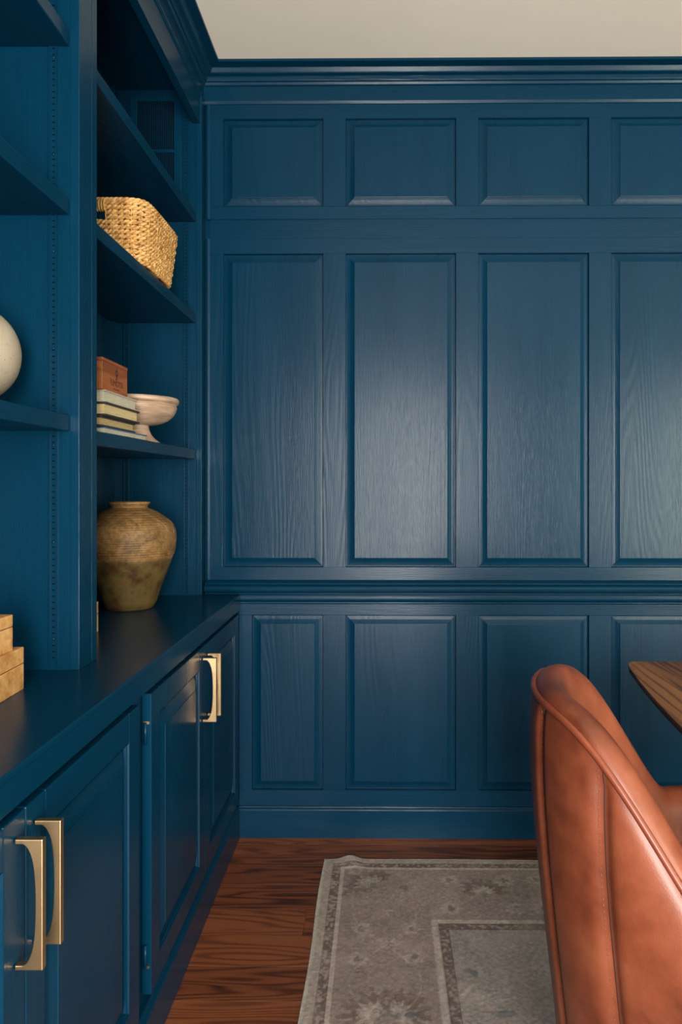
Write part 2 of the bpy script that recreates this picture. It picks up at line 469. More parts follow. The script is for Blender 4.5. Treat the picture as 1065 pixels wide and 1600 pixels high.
def door(parent, ya, yb, meet_far, z0=.134, z1=.7866):
    """overlay door facing +X; meet_far: handle on the far edge"""
    sw = .058; th = .0215
    m = MB()
    x0, x1 = CX-th, CX
    m.box(x0, x1, ya, ya+sw, z0, z1); m.box(x0, x1, yb-sw, yb, z0, z1)
    m.box(x0, x1, ya+sw, yb-sw, z0, z0+sw); m.box(x0, x1, ya+sw, yb-sw, z1-sw, z1)
    d = obj('door', m, P_SV, parent, bevel=.002)
    me = panel_mesh(yb-ya-2*sw, z1-z0-2*sw, 'door_panel', DPROF)
    # rotate the panel so that its front looks towards +X
    me.transform(Matrix.Rotation(math.pi/2, 4, 'Z'))
    obj('door_panel', me, P_SV, d, (CX, (ya+yb)/2, (z0+z1)/2))
    hy = (yb - .026) if meet_far else (ya + .026)
    handle(d, hy, .580, .758)
    if meet_far:
        for z in (z0+.085, z1-.085):
            obj('hinge_barrel', MB().tube([(CX-.012, ya-.0035, z-.024), (CX-.012, ya-.0035, z+.024)], .0042, 10), P_SV, d)
        for z in (z0+.062, z1-.062):
            obj('hinge_tip', MB().box(CX-.0165, CX-.0035, ya-.0035, ya+.0005, z-.0028, z+.0028), BRASS, d)
    return d
def base_cabinet(label, ya, yb, edges):
    t = thing('base_cabinet', label, 'cabinet', (-.72, (ya+yb)/2, 0), 'blue base cabinets')
    obj('carcass', MB().box(LX, FRX-.002, ya, yb, .0, ZC-.0565), P_SV, t)
    f = MB()
    f.box(FRX-.002, FRX+.002, ya, yb, ZC-.11, ZC-.0565); f.box(FRX-.002, FRX+.002, ya, yb, .10, .16)
    for e in (edges[0]-.03, edges[2]+.03): f.box(FRX-.002, FRX+.002, max(ya, e-.05), min(yb, e+.05), .16, ZC-.11)
    f.box(FRX-.002, FRX+.002, edges[1]-.03, edges[1]+.03, .16, ZC-.11)
    obj('face_frame', f, P_SV, t)
    obj('plinth', MB().prism([(FRX-.01, 0), (CX, 0), (CX, .094), (CX-.002, .099), (CX-.008, .104), (CX-.012, .109), (FRX-.01, .112)], ya, yb, 'y'), P_S, t)
    door(t, edges[0], edges[1]-.0012, True); door(t, edges[1]+.0012, edges[2], False)
    return t
base_cabinet('blue two-door base cabinet against the panelled wall', 1.4965, 2.494, (1.533, 1.998, 2.462))
base_cabinet('blue two-door base cabinet nearest the camera', .49, 1.4955, (.530, .991, 1.457))

# ------------------------------------------------------------------ things on the shelves
def glaze_jar():
    m, nt, p = new_mat('ash_glazed_stoneware'); v = coords(nt, (1, 1, 1), False)
    sep = N(nt, 'ShaderNodeSeparateXYZ'); tc = N(nt, 'ShaderNodeTexCoord'); nt.links.new(tc.outputs['Object'], sep.inputs[0])
    big = noise(nt, v, 17, 6, .68); fine = noise(nt, v, 90, 3, .6)
    up = ramp(nt, math_node(nt, 'ADD', math_node(nt, 'MULTIPLY', big, .6), math_node(nt, 'MULTIPLY', fine, .4)),
              [(.35, lin(78,56,30)), (.5, lin(118,88,52)), (.66, lin(150,116,74))])
    lo = ramp(nt, big, [(.34, lin(58,36,18)), (.46, lin(80,60,31)), (.56, lin(88,76,41)), (.68, lin(104,72,38))])
    e = math_node(nt, 'ADD', sep.outputs[2], math_node(nt, 'MULTIPLY', math_node(nt, 'SUBTRACT', big, .5), .02))
    k = ramp(nt, e, [(.150, (0,0,0)), (.160, (1,1,1))])
    mx = N(nt, 'ShaderNodeMix'); mx.data_type = 'RGBA'
    nt.links.new(k, mx.inputs['Factor']); nt.links.new(lo, mx.inputs['A']); nt.links.new(up, mx.inputs['B'])
    # kiln spots
    vo = N(nt, 'ShaderNodeTexVoronoi'); vo.inputs['Scale'].default_value = 13; nt.links.new(v, vo.inputs['Vector'])
    sp = math_node(nt, 'MULTIPLY', ramp(nt, vo.outputs['Distance'], [(.10, (1,1,1)), (.16, (0,0,0))]), ramp(nt, vo.outputs['Color'], [(.62, (0,0,0)), (.64, (1,1,1))]))
    mx2 = N(nt, 'ShaderNodeMix'); mx2.data_type = 'RGBA'
    nt.links.new(sp, mx2.inputs['Factor']); nt.links.new(mx.outputs['Result'], mx2.inputs['A']); mx2.inputs['B'].default_value = (*lin(84,46,24), 1)
    nt.links.new(mx2.outputs['Result'], p.inputs['Base Color'])
    p.inputs['Roughness'].default_value = .5; p.inputs['Specular IOR Level'].default_value = .3
    ring = math_node(nt, 'SINE', math_node(nt, 'MULTIPLY', sep.outputs[2], 900))
    h = math_node(nt, 'ADD', math_node(nt, 'MULTIPLY', math_node(nt, 'MULTIPLY', ring, k), .20), math_node(nt, 'MULTIPLY', fine, .9))
    bump(nt, p, h, .7, .002)
    return m
jc = (-.784, 2.195, ZC)
prof_raw = [(.0001, 0), (.070, 0), (.076, .004), (.079, .012), (.0835, .018), (.0975, .062), (.1165, .111), (.131, .151), (.1395, .1765), (.1435, .200), (.1445, .218), (.1425, .238),
            (.1345, .257), (.121, .272), (.104, .286), (.086, .298), (.070, .3055), (.058, .3105), (.0545, .3135), (.0555, .317), (.0605, .3215), (.0635, .3255), (.0638, .3285), (.061, .330),
            (.055, .329), (.050, .322), (.050, .310), (.085, .285), (.12, .25), (.13, .2), (.09, .06), (.06, .012), (.0001, .010)]
# resample the outer wall with Catmull-Rom so that the shoulder is round
def smooth_prof(pr, a, b, n=5):
    out = list(pr[:a])
    for i in range(a, b):
        p0, p1, p2, p3 = pr[max(i-1, 0)], pr[i], pr[i+1], pr[min(i+2, len(pr)-1)]
        for k in range(n):
            t = k/n
            q = [0.5*((2*p1[j]) + (-p0[j]+p2[j])*t + (2*p0[j]-5*p1[j]+4*p2[j]-p3[j])*t*t + (-p0[j]+3*p1[j]-3*p2[j]+p3[j])*t**3) for j in (0, 1)]
            out.append(tuple(q))
    return out + list(pr[b:])
pr = [(r*.974, z) for r, z in smooth_prof(prof_raw, 4, 17)]
# throwing rings on the shoulder and three scored lines at the waist
pr2 = []
for r, z in pr:
    pr2.append((r, z))
jar_t = thing('stoneware_jar', 'large brown and olive glazed stoneware jar on the counter', 'jar', jc)
GL = glaze_jar()
obj('body', MB().lathe(pr2, (0, 0, 0), 72), GL, jar_t, jc)
gm = MB()
for z, r in ((.176, .1361), (.184, .1375), (.168, .1336)):
    gm.tube([((r+.0002)*math.cos(a*math.pi/36), (r+.0002)*math.sin(a*math.pi/36), z) for a in range(72)], .0016, 6, True)
obj('ridge_lines', gm, GL, jar_t, jc)
# incised arches around the shoulder
ga = MB()
def jar_r(z):
    best = min(range(4, len(pr2)-12), key=lambda i: abs(pr2[i][1]-z) + (0 if pr2[i][0] > .06 else 9))
    return pr2[best][0]
for k in range(9):
    a0 = k*2*math.pi/9 + .2
    pts = []
    for i in range(17):
        u = -1 + i/8
        z = .205 + .072*math.sqrt(max(0, 1-u*u))
        r = jar_r(z) + .0002
        pts.append((r*math.cos(a0+u*.24), r*math.sin(a0+u*.24), z))
    ga.tube(pts, .0011, 5)
obj('incised_arches', ga, GL, jar_t, jc)

# travertine footed bowl
def travertine():
    m, nt, p = new_mat('pale_travertine'); v = coords(nt, (.30, .30, 3.2), False)
    a = noise(nt, v, 30, 4, .62)
    c = ramp(nt, a, [(.3, lin(128,100,80)), (.5, lin(168,140,118)), (.66, lin(190,166,144))])
    nt.links.new(c, p.inputs['Base Color']); p.inputs['Roughness'].default_value = .42
    bump(nt, p, noise(nt, v, 60, 3), .1, .001)
    return m
bcx, bcy, bcz = -.722, 2.085, 1.3615
bw = thing('footed_bowl', 'pale pink-beige stone footed bowl beside the book stack', 'bowl', (bcx, bcy, bcz))
TRV = travertine()
obj('foot', MB().lathe([(.0001, 0), (.064, 0), (.0645, .003), (.060, .006), (.050, .014), (.041, .025), (.035, .038), (.0325, .050), (.034, .056), (.0001, .057)], (0, 0, 0), 56), TRV, bw, (bcx, bcy, bcz))
obj('bowl_body', MB().lathe(smooth_prof([(.0001, .052), (.034, .0525), (.060, .056), (.084, .065), (.102, .080), (.111, .096), (.1135, .106), (.1115, .1105), (.1125, .1135), (.117, .116), (.1195, .121), (.1195, .127), (.116, .1315),
      (.110, .1315), (.104, .122), (.098, .098), (.08, .076), (.05, .064), (.0001, .061)], 1, 8), (0, 0, 0), 64), TRV, bw, (bcx, bcy, bcz))

# speckled vase
def speckle():
    m, nt, p = new_mat('speckled_cream_stoneware'); v = coords(nt, (1, 1, 1), False)
    n = noise(nt, v, 230, 2, .5); b = noise(nt, v, 9, 3)
    c = ramp(nt, b, [(.3, lin(140,126,106)), (.7, lin(166,154,136))])
    k = ramp(nt, n, [(.30, (1,1,1)), (.34, (0,0,0))])
    mx = N(nt, 'ShaderNodeMix'); mx.data_type = 'RGBA'
    nt.links.new(k, mx.inputs['Factor']); nt.links.new(c, mx.inputs['A']); mx.inputs['B'].default_value = (*lin(120,92,66), 1)
    nt.links.new(mx.outputs['Result'], p.inputs['Base Color']); p.inputs['Roughness'].default_value = .55
    return m
vc = (-.775, 1.335, 1.3840)
vt = thing('speckled_vase', 'round cream speckled stoneware vase on the shelf', 'vase', vc)
SPK = speckle()
vp = [(.0001, 0), (.040, 0), (.044, .004)]
for i in range(1, 24):
    a = -math.pi/2 + math.pi*(i+2)/28
    vp.append((.084*math.cos(a), .104 + .092*math.sin(a)))
vp2 = [p for p in vp if p[1] < .186 or p[0] > .04]
obj('body', MB().lathe(vp2 + [(.030, .193), (.026, .190), (.024, .16), (.0001, .15)], (0, 0, 0), 56), SPK, vt, vc)
obj('neck_ring', MB().lathe([(.026, .186), (.031, .190), (.032, .197), (.029, .200), (.025, .198), (.024, .188)], (0, 0, 0), 40), SPK, vt, vc)

# books
def pages(name, c):
    m, nt, p = new_mat(name); v = coords(nt, (.05, .05, 1))
    n = noise(nt, v, 620, 2, .6)
    cc = ramp(nt, n, [(.3, tuple(x*.74 for x in c)), (.6, c)])
    nt.links.new(cc, p.inputs['Base Color']); p.inputs['Roughness'].default_value = .8
    bump(nt, p, n, .3, .001)
    return m
PG_C = pages('cream_pages', lin(206,182,136)); PG_W = pages('white_pages', lin(190,182,162)); PG_T = pages('tan_pages', lin(180,156,110))
CV_D = plain('charcoal_cover', lin(44,40,40), .55); CV_B = plain('blue_cover', lin(38,84,140), .5); CV_G = plain('grey_white_cover', lin(176,166,150), .6)
def book(label, x1, y0, y1, z0, h, cover, pg, w=.19, ct=.003, ov=.004, rot=0):
    x0 = x1 - w
    t = thing('book', label, 'book', ((x0+x1)/2, (y0+y1)/2, z0), 'books stacked on the shelf')
    base = Matrix.Rotation(rot, 4, 'Z'); 
    c = MB().box(x0-ov, x1+ov, y0-ov, y1+ov, z0, z0+ct); c.box(x0-ov, x1+ov, y0-ov, y1+ov, z0+h-ct, z0+h)
    c.box(x0-ov, x0, y0-ov, y1+ov, z0+ct, z0+h-ct)
    obj('cover', c, cover, t, bevel=.001)
    obj('page_block', MB().box(x0, x1, y0, y1, z0+ct, z0+h-ct), pg, t)
    return t
zb = 1.3615
book('thin blue-covered book with white pages at the bottom of the stack', -.664, 1.690, 1.985, zb, .0165, CV_B, PG_W, .21, .0025)
book('book with tan pages and charcoal cover, second from the bottom', -.668, 1.675, 1.895, zb+.0165, .0255, CV_D, PG_T, .19, .0045, .005)
book('thick book with cream pages and charcoal cover under the white book', -.662, 1.683, 1.908, zb+.042, .0335, CV_D, PG_C, .19, .0050, .006)
book('grey-white book topmost of the stack under the wooden box', -.662, 1.682, 1.895, zb+.0755, .0285, CV_G, PG_W, .185, .003, .005)
ztop = zb + .104
cb = thing('cigar_box', 'reddish cedar box with stamped front on the book stack', 'box', (-.74, 1.755, ztop), None)
cx1, cy0, cy1, chh = -.660, 1.668, 1.832, .076
obj('box_body', MB().box(cx1-.15, cx1, cy0, cy1, ztop, ztop+chh-.008), CIGAR, cb, bevel=.001)
obj('box_lid', MB().box(cx1-.151, cx1+.001, cy0-.001, cy1+.001, ztop+chh-.0078, ztop+chh), CIGAR, cb, bevel=.001)
INK = plain('stamp_ink', lin(66,34,22), .8)
STUD = plain('brass_nail', (.5, .3, .15), .4, 1)
e = MB(); xe = cx1 + .0006
def bar(y0, y1, z0, z1): e.box(cx1-.0002, xe, y0, y1, ztop+z0, ztop+z1)
cym = 1.757
# crown-like emblem
for a in range(10):
    an = a*2*math.pi/10
    bar(cym+.006*math.cos(an)-.002, cym+.006*math.cos(an)+.002, .050+.006*math.sin(an)-.002, .050+.006*math.sin(an)+.002)
bar(cym-.003, cym+.003, .036, .046); bar(cym-.005, cym+.005, .033, .036); bar(cym-.0015, cym+.0015, .056, .062)
# stamped bars left and right and the small line under the name
bar(cym-.040, cym-.038, .020, .034); bar(cym+.040, cym+.042, .018, .032)
bar(cym-.022, cym-.012, .0085, .0105); bar(cym-.009, cym+.010, .008, .010); bar(cym+.012, cym+.020, .0085, .0105)
so = obj('stamped_emblem', e, INK, cb); so['kind'] = 'stuff'
tcu = bpy.data.curves.new('stamped_lettering', 'FONT'); tcu.body = 'LIMOTS'; tcu.size = .021; tcu.align_x = 'CENTER'; tcu.extrude = .0002
tob = bpy.data.objects.new('tmp_text', tcu); COL.objects.link(tob)
dg = bpy.context.evaluated_depsgraph_get(); tme = bpy.data.meshes.new_from_object(tob.evaluated_get(dg))
bpy.data.objects.remove(tob)
tme.transform(Matrix.Rotation(math.pi/2, 4, 'Z') @ Matrix.Rotation(math.pi/2, 4, 'X'))
obj('stamped_lettering', tme, INK, cb, (xe, cym, ztop+.017))
nm = MB()
for k in range(6):
    z = ztop + .008 + k*.011
    nm.lathe([(.0001, 0), (.0016, 0), (.0001, .001)], (0, 0, 0), 8)
nv = []
for i, v in enumerate(nm.v):
    k = i // 24; nv.append((cx1 + v[2], cy0 + .005 + v[0], ztop + .008 + k*.011 + v[1]))
nm.v = nv
so = obj('box_nails', nm, STUD, cb); so['kind'] = 'stuff'

# burl boxes
def burl_box(label, x1, y0, y1, z0, h, w, lid, rot=0):
    t = thing('burl_box', label, 'box', (x1 - w/2, (y0+y1)/2, z0), 'burl wood boxes on the counter')
    obj('box_body', MB().box(x1-w, x1, y0, y1, z0, z0+h-lid-.0008), BURL, t, bevel=.0015)
    obj('box_lid', MB().box(x1-w, x1, y0, y1, z0+h-lid, z0+h), BURL, t, bevel=.0015)
    obj('seam_inlay', MB().box(x1-w+.0015, x1-.0008, y0+.0015, y1-.0015, z0+h-lid-.0012, z0+h-lid+.0004), LEGWOOD, t)
    t.rotation_euler = (0, 0, rot)
    return t
burl_box('larger burl wood box with lid at the left, lowest of two', -.668, 1.105, 1.322, ZC, .079, .16, .030, .03)
burl_box('smaller burl wood box with lid stacked on the larger one', -.678, 1.150, 1.296, ZC+.079, .066, .12, .022, -.02)
burl_box('burl wood box half hidden behind the bookcase post', -.740, 1.62, 1.845, ZC, .078, .15, .030, 0)

# seagrass basket
def grass():
    m, nt, p = new_mat('seagrass'); v = coords(nt, (1, 1, 1), False)
    a = noise(nt, v, 70, 3, .7); b = noise(nt, v, 18, 3, .6)
    f = math_node(nt, 'ADD', math_node(nt, 'MULTIPLY', a, .6), math_node(nt, 'MULTIPLY', b, .4))
    c = ramp(nt, f, [(.30, lin(116,72,30)), (.48, lin(186,138,76)), (.66, lin(224,182,120))])
    nt.links.new(c, p.inputs['Base Color']); p.inputs['Roughness'].default_value = .6
    return m
GR = grass()
kx, ky, kz = -.762, 2.030, 1.8335
bk = thing('seagrass_basket', 'golden woven seagrass basket with cut-out handle', 'basket', (kx, ky, kz))
HH = .160
def rim_path(u, z):
    """rounded rectangle; u in 0..1 ; half sizes widen with height"""
    f = z/HH
    ax = .122 + .016*f - (.004 if f > .97 else 0); ay = .130 + .026*f; r = .035
    # superellipse gives soft corners
    a = 2*math.pi*u; n = 7.0
    c, s = math.cos(a), math.sin(a)
    k = (abs(c)**n + abs(s)**n)**(-1/n)
    return Vector((ax*c*k, ay*s*k, z))
wv = MB(); NR = 13
def in_hole(u, z):
    p = rim_path(u, z)
    return abs(p.x) < .027 and abs(p.y) > .08 and HH-.052 < z < HH-.026
rnd = random.Random(3)
for rI in range(NR):
    z = .007 + rI*(HH-.012)/(NR-1)
    for st in (0, 1):
        run = []; M = 300
        ph = rnd.uniform(0, 6.28)
        for i in range(M+1):
            u = i/M
            hole = in_hole(u % 1, z)
            if hole:
                if len(run) > 3: wv.tube([q[0] for q in run], [q[1] for q in run], 6)
                run = []; continue
            p = rim_path(u % 1, z)
            nrm = Vector((p.x, p.y, 0)).normalized()
            tw = 2*math.pi*u*34 + st*math.pi + ph*.2
            wob = rnd.uniform(-.0008, .0008)
            run.append((p + nrm*(.0036*math.cos(tw) + wob) + Vector((0, 0, .0036*math.sin(tw) + rnd.uniform(-.0006, .0006))), .0042 + rnd.uniform(-.0007, .0007)))
        if len(run) > 3: wv.tube([q[0] for q in run], [q[1] for q in run], 6)
w_o = obj('weave', wv, GR, bk, (kx, ky, kz), fix=False); w_o['kind'] = 'stuff'
rm = MB()
for st in range(3):
    pts = []
    for i in range(240):
        u = i/240; p = rim_path(u, HH*.985); tw = 2*math.pi*u*26 + st*2.094
        nrm = Vector((p.x, p.y, 0)).normalized()
        pts.append(p + nrm*.0035*math.cos(tw) + Vector((0, 0, .003 + .0035*math.sin(tw))))
    rm.tube(pts, .0044, 6, True)
obj('rim', rm, GR, bk, (kx, ky, kz), fix=False)
# stakes crossing the weave, loose fibres and handle wraps
sk = MB()
for i in range(46):
    u = i/46
    pts = []
    for k in range(14):
        z = .004 + k*(HH-.008)/13
        if in_hole(u, z): 
            if len(pts) > 2: sk.tube(pts, .0016, 5)
            pts = []; continue
        p = rim_path(u, z); nrm = Vector((p.x, p.y, 0)).normalized()
        pts.append(p + nrm*(.0072 if k % 2 == i % 2 else .002))
    if len(pts) > 2: sk.tube(pts, .0016, 5)
so = obj('stakes', sk, GR, bk, (kx, ky, kz), fix=False); so['kind'] = 'stuff'
for sgn in (-1, 1):
    hw = MB()
    for i in range(9):
        x = -.027 + i*.00675
        u = (math.atan2(sgn*.15, x)/(2*math.pi)) % 1
        p = Vector((x, sgn*(.130+.024), HH-.012))
        pts = [p + Vector((0, .0105*math.cos(a*math.pi/6), .0155*math.sin(a*math.pi/6))) for a in range(12)]
        hw.tube(pts, .0030, 5, True)
    obj('handle_wrap', hw, GR, bk, (kx, ky, kz), fix=False)
obj('base', MB().lathe([(.0001, .002), (.115, .002), (.115, .008), (.0001, .008)], (0, 0, 0), 32), GR, bk, (kx, ky, kz))

# ------------------------------------------------------------------ rug
def rug():
    import numpy as np
    X0, X1, Y1, Y0 = -.192, 2.30, 2.343, -.60
    gx = list(np.arange(X0, .62, .0030)) + list(np.arange(.62, X1+.001, .03))
    gy = list(np.arange(Y0, .5, .03)) + list(np.arange(.5, 1.45, .006)) + list(np.arange(1.45, Y1, .0030)) + [Y1]
    nx, ny = len(gx), len(gy)
    GX, GY = np.meshgrid(np.array(gx), np.array(gy))
    dx = np.minimum(GX - X0, X1 - GX); dy = np.minimum(Y1 - GY, GY - Y0)
    d = np.minimum(dx, dy)
    rs = np.random.RandomState(5)
    def L(c): return np.array(lin(*c))
    base = L((138,124,117)); light = L((170,157,148)); dark = L((102,88,83)); field = L((141,132,126)); bind = L((186,182,168))
    blue = L((88,98,104)); umber = L((92,76,68))
    col = np.zeros((ny, nx, 3)); col[:] = base
    def put(mask, c, a=1.0):
        m = (mask*a)[..., None]; col[:] = col*(1-m) + c*m
    def band(a, b, s=.0012): return np.clip((d-a)/s+.5, 0, 1)*np.clip((b-d)/s+.5, 0, 1)
    put(band(.330, 9), field)
    # value noise
    def vnoise(sx, sy, seed, n=97):
        r = np.random.RandomState(seed).rand(n, n)
        u = (GX+5)/sx; v = (GY+5)/sy
        i = np.floor(u).astype(int); j = np.floor(v).astype(int); fu = u-i; fv = v-j
        fu = fu*fu*(3-2*fu); fv = fv*fv*(3-2*fv)
        g = lambda a, b: r[a % n, b % n]
        return (g(i, j)*(1-fu)+g(i+1, j)*fu)*(1-fv) + (g(i, j+1)*(1-fu)+g(i+1, j+1)*fu)*fv
    n1 = vnoise(.007, .007, 1); n2 = vnoise(.05, .05, 2); n3 = vnoise(.004, .009, 3); n4 = vnoise(.016, .016, 4); n5 = vnoise(.10, .10, 6)
    wob = lambda s: (n4-.5)*s
    worn = np.clip(.50 + 1.3*(n4*.5 + n1*.5 - .18), 0, 1)
    def flower(cx, cy, r, petals, cin, cout, a=.75):
        ang = np.arctan2(GY-cy, GX-cx); rr = np.hypot(GX-cx, GY-cy) + wob(.006)
        rr = rr + (n1-.5)*.008; edge = r*(.72+.28*np.abs(np.cos(petals*ang/2)))
        put(np.clip((edge-rr)/.003, 0, 1)*worn, cout, a)
        put(np.clip((edge*.72-rr)/.003, 0, 1), base, a*.7)
        put(np.clip((r*.33-rr)/.003, 0, 1), cin, a)
    def leaf(cx, cy, l, w, th, c, a=.8):
        u = (GX-cx)*math.cos(th) + (GY-cy)*math.sin(th); v = -(GX-cx)*math.sin(th) + (GY-cy)*math.cos(th)
        q = (u/l)**2 + (np.abs(v)/(w*np.clip(1-.4*u/l, .2, 2)))**2 + wob(1.6) + (n1-.5)*.9
        put(np.clip((1-q)*3, 0, 1)*worn, c, a)
    def vine(pts, w, c, a=.5):
        for (x0, y0), (x1, y1) in zip(pts[:-1], pts[1:]):
            vx, vy = x1-x0, y1-y0; l2 = vx*vx+vy*vy+1e-9
            t = np.clip(((GX-x0)*vx+(GY-y0)*vy)/l2, 0, 1)
            q = np.hypot(GX-x0-t*vx, GY-y0-t*vy) + wob(.003)
            put(np.clip((w-q)/.0015, 0, 1)*worn, c, a)
    bl = np.clip((n2-.55)*5, 0, 1)
    # big blotchy palmettes in the wide border
    def palmette(cx, cy, r, rot):
        for k in range(9):
            th = rot + (k-4)*.36
            leaf(cx + r*.55*math.cos(th), cy + r*.55*math.sin(th), r*.42, r*.15, th, umber if k % 2 else dark, .60)
        for k in range(7):
            th = rot + (k-3)*.42
            leaf(cx + r*.30*math.cos(th), cy + r*.30*math.sin(th), r*.24, r*.10, th, light, .75)
        leaf(cx, cy, r*.2, r*.13, rot, blue, .5)
    inner_lo, inner_hi = .085, .318
    palmette(X0+.16, Y1-.155, .105, 2.2)
    leaf(X0+.265, Y1-.170, .017, .011, .5, blue, .85)
    yy = Y1 - .40
    k = 0
    while yy > 1.2:
        cx = X0 + .20
        if k % 2 == 0:
            flower(cx-.065, yy+.03, .030, 8, dark, light, .65); flower(cx+.07, yy+.03, .030, 6, umber, light, .6)
            flower(cx-.07, yy-.10, .032, 7, umber, light, .6); flower(cx+.075, yy-.09, .032, 8, dark, light, .6)
            leaf(cx, yy-.035, .05, .02, .1, light, .35)
        else:
            palmette(cx-.02, yy-.05, .10, 2.8); palmette(cx+.02, yy-.05, .10, .3)
            leaf(cx+.055, yy-.045, .020, .010, 0, blue, .9); leaf(cx-.04, yy-.05, .030, .016, 0, light, .8)
        yy -= .245; k += 1
    xx = X0 + .40; k = 0
    while xx < 1.2:
        cy = Y1 - .20
        flower(xx, cy+.075, .030, 7, dark, light, .6); flower(xx-.01, cy-.075, .034, 8, umber, light, .5)
        palmette(xx+.10, cy+.0, .085, 1.57); flower(xx+.17, cy+.07, .036, 9, umber, light, .55); flower(xx+.18, cy-.075, .032, 9, dark, light, .45)
        xx += .27; k += 1
    # vines in border
    for off in (-.10, .10):
        pts = [(X0+.20+off*math.cos(t*11)*.9, Y1-.30-t) for t in np.arange(0, 1.0, .02)]
        vine(pts, .0022, light, .45)
        pts = [(X0+.36+t, Y1-.20+off*math.cos(t*13)*.8) for t in np.arange(0, .7, .02)]
        vine(pts, .0022, light, .35)
    # field motifs
    FXX, FYY = X0+.376, Y1-.376
    rs2 = random.Random(11)
    for (ax_, ay_, l, w, th, c, a) in [(.05, .17, .012, .016, .8, blue, .8), (.105, .31, .036, .011, .0, blue, .95), (.02, .24, .035, .006, .9, light, .9), (.06, .255, .04, .008, .4, light, .8),
          (.09, .27, .05, .007, .2, light, .7), (.31, .30, .016, .022, .7, blue, .9), (.33, .33, .05, .006, 1.2, light, .7), (.27, .30, .04, .005, 2.4, light, .6), (.20, .37, .03, .016, .2, blue, .7), (.26, .39, .03, .014, -.3, blue, .7),
          (.17, .41, .028, .013, .5, blue, .6), (.30, .42, .03, .013, -.6, blue, .6), (.04, .05, .012, .008, .5, blue, .4), (.18, .07, .010, .008, .3, blue, .45), (.12, .045, .008, .006, .3, blue, .4), (.05, .10, .012, .012, 1, blue, .35)]:
        leaf(FXX+ax_, FYY-ay_, l, w, th, c, a)
    for i in range(36):
        flower(FXX+rs2.uniform(.03, .6), FYY-rs2.uniform(.03, .6), rs2.uniform(.012, .026), rs2.randint(5, 9), dark, light, rs2.uniform(.12, .35))
    for i in range(14):
        x, y = FXX+rs2.uniform(.02, .5), FYY-rs2.uniform(.02, .5); a0 = rs2.uniform(0, 6.28)
        vine([(x+.03*math.cos(a0+t)*(1+t*.4), y+.03*math.sin(a0+t)*(1+t*.4)) for t in np.arange(0, 3, .3)], .0018, dark, .3)
    # scattered small curls and blossoms that fill the wide border
    for i in range(70):
        t = rs2.uniform(.09, .31); q = rs2.uniform(.05, .85)
        x, y = (X0+t, Y1-q) if i % 2 else (X0+q, Y1-t)
        a0 = rs2.uniform(0, 6.28); rad = rs2.uniform(.012, .022)
        vine([(x+rad*math.cos(a0+u)*(1-u*.12), y+rad*math.sin(a0+u)*(1-u*.12)) for u in np.arange(0, 5, .45)], .0019, (light, dark, umber)[i % 3], .5)
    # bands on top
    put(band(.009, .033), light, .55)
    put(band(.033, .058), dark, .80); put(band(.033, .058)*np.clip((n1-.5)*6, 0, 1), light, .45)
    put(band(.033, .0355), umber, .6); put(band(.0555, .058), umber, .6)
    put(band(.058, .070), light, .95)
    put(band(.330, .346), light, .95); put(band(.349, .376), dark, .85); put(band(.349, .376)*np.clip((n1-.55)*6, 0, 1), light, .35)
    put(band(.349, .352), umber, .6); put(band(.373, .376), umber, .6)
    put(band(-1, .009), bind)
    # wear and weave
    col *= (0.72 + .34*n1 + .24*n3)[..., None]
    col *= (0.93 + .14*n5)[..., None]
    put(np.clip((n2-.6)*2.5, 0, 1)*(d > .01), light, .30)
    # geometry : thin pile, slightly lifted rim and one wrinkle at the corner
    Z = .006 + .0006*n1 + .0010*n2
    Z = Z - .003*np.clip((.008-d)/.008, 0, 1)
    wr_ = np.exp(-((GX-(X0+.085+.35*(Y1-GY)))/.030)**2) * np.clip(1-(Y1-GY)/.10, 0, 1)
    Z = Z + .012*wr_
    GYw = GY + .004*wr_ + .0022*np.sin(GX*9)*np.clip(1-(Y1-GY)/.05, 0, 1)
    GXw = GX + .0022*np.sin(GY*11)*np.clip(1-(GX-X0)/.05, 0, 1)
    verts = np.stack([GXw, GYw, Z], -1).reshape(-1, 3)
    idx = np.arange(nx*ny).reshape(ny, nx)
    quads = np.stack([idx[:-1, :-1], idx[:-1, 1:], idx[1:, 1:], idx[1:, :-1]], -1).reshape(-1, 4)
    # skirt down to the floor
    ring = list(idx[0, :]) + list(idx[1:, -1]) + list(idx[-1, -2::-1]) + list(idx[-2:0:-1, 0])
    low = verts[ring].copy(); low[:, 2] = .0005
    nb = len(verts); m = len(ring)
    verts = np.vstack([verts, low])
    sk_ = np.array([[ring[i], nb+i, nb+(i+1) % m, ring[(i+1) % m]] for i in range(m)])
    quads = np.vstack([quads, sk_])
    me = bpy.data.meshes.new('area_rug'); me.from_pydata(verts.tolist(), [], quads.tolist()); me.update()
    ca = me.color_attributes.new('weave_colour', 'FLOAT_COLOR', 'POINT')
    cc = np.ones((len(verts), 4)); cc[:nb, :3] = col.reshape(-1, 3); cc[nb:, :3] = bind
    ca.data.foreach_set('color', cc.ravel().astype('f4'))
    mt, nt, p = new_mat('woven_rug')
    at = N(nt, 'ShaderNodeVertexColor'); at.layer_name = 'weave_colour'
    nt.links.new(at.outputs[0], p.inputs['Base Color']); p.inputs['Roughness'].default_value = .95; p.inputs['Specular IOR Level'].default_value = .15
    v = coords(nt, (1, .6, 1), False); bump(nt, p, noise(nt, v, 420, 2, .6), .5, .002)
    o = obj('area_rug', me, mt)
    tag(o, 'faded grey-beige patterned rug on the oak floor', 'rug')
rug()

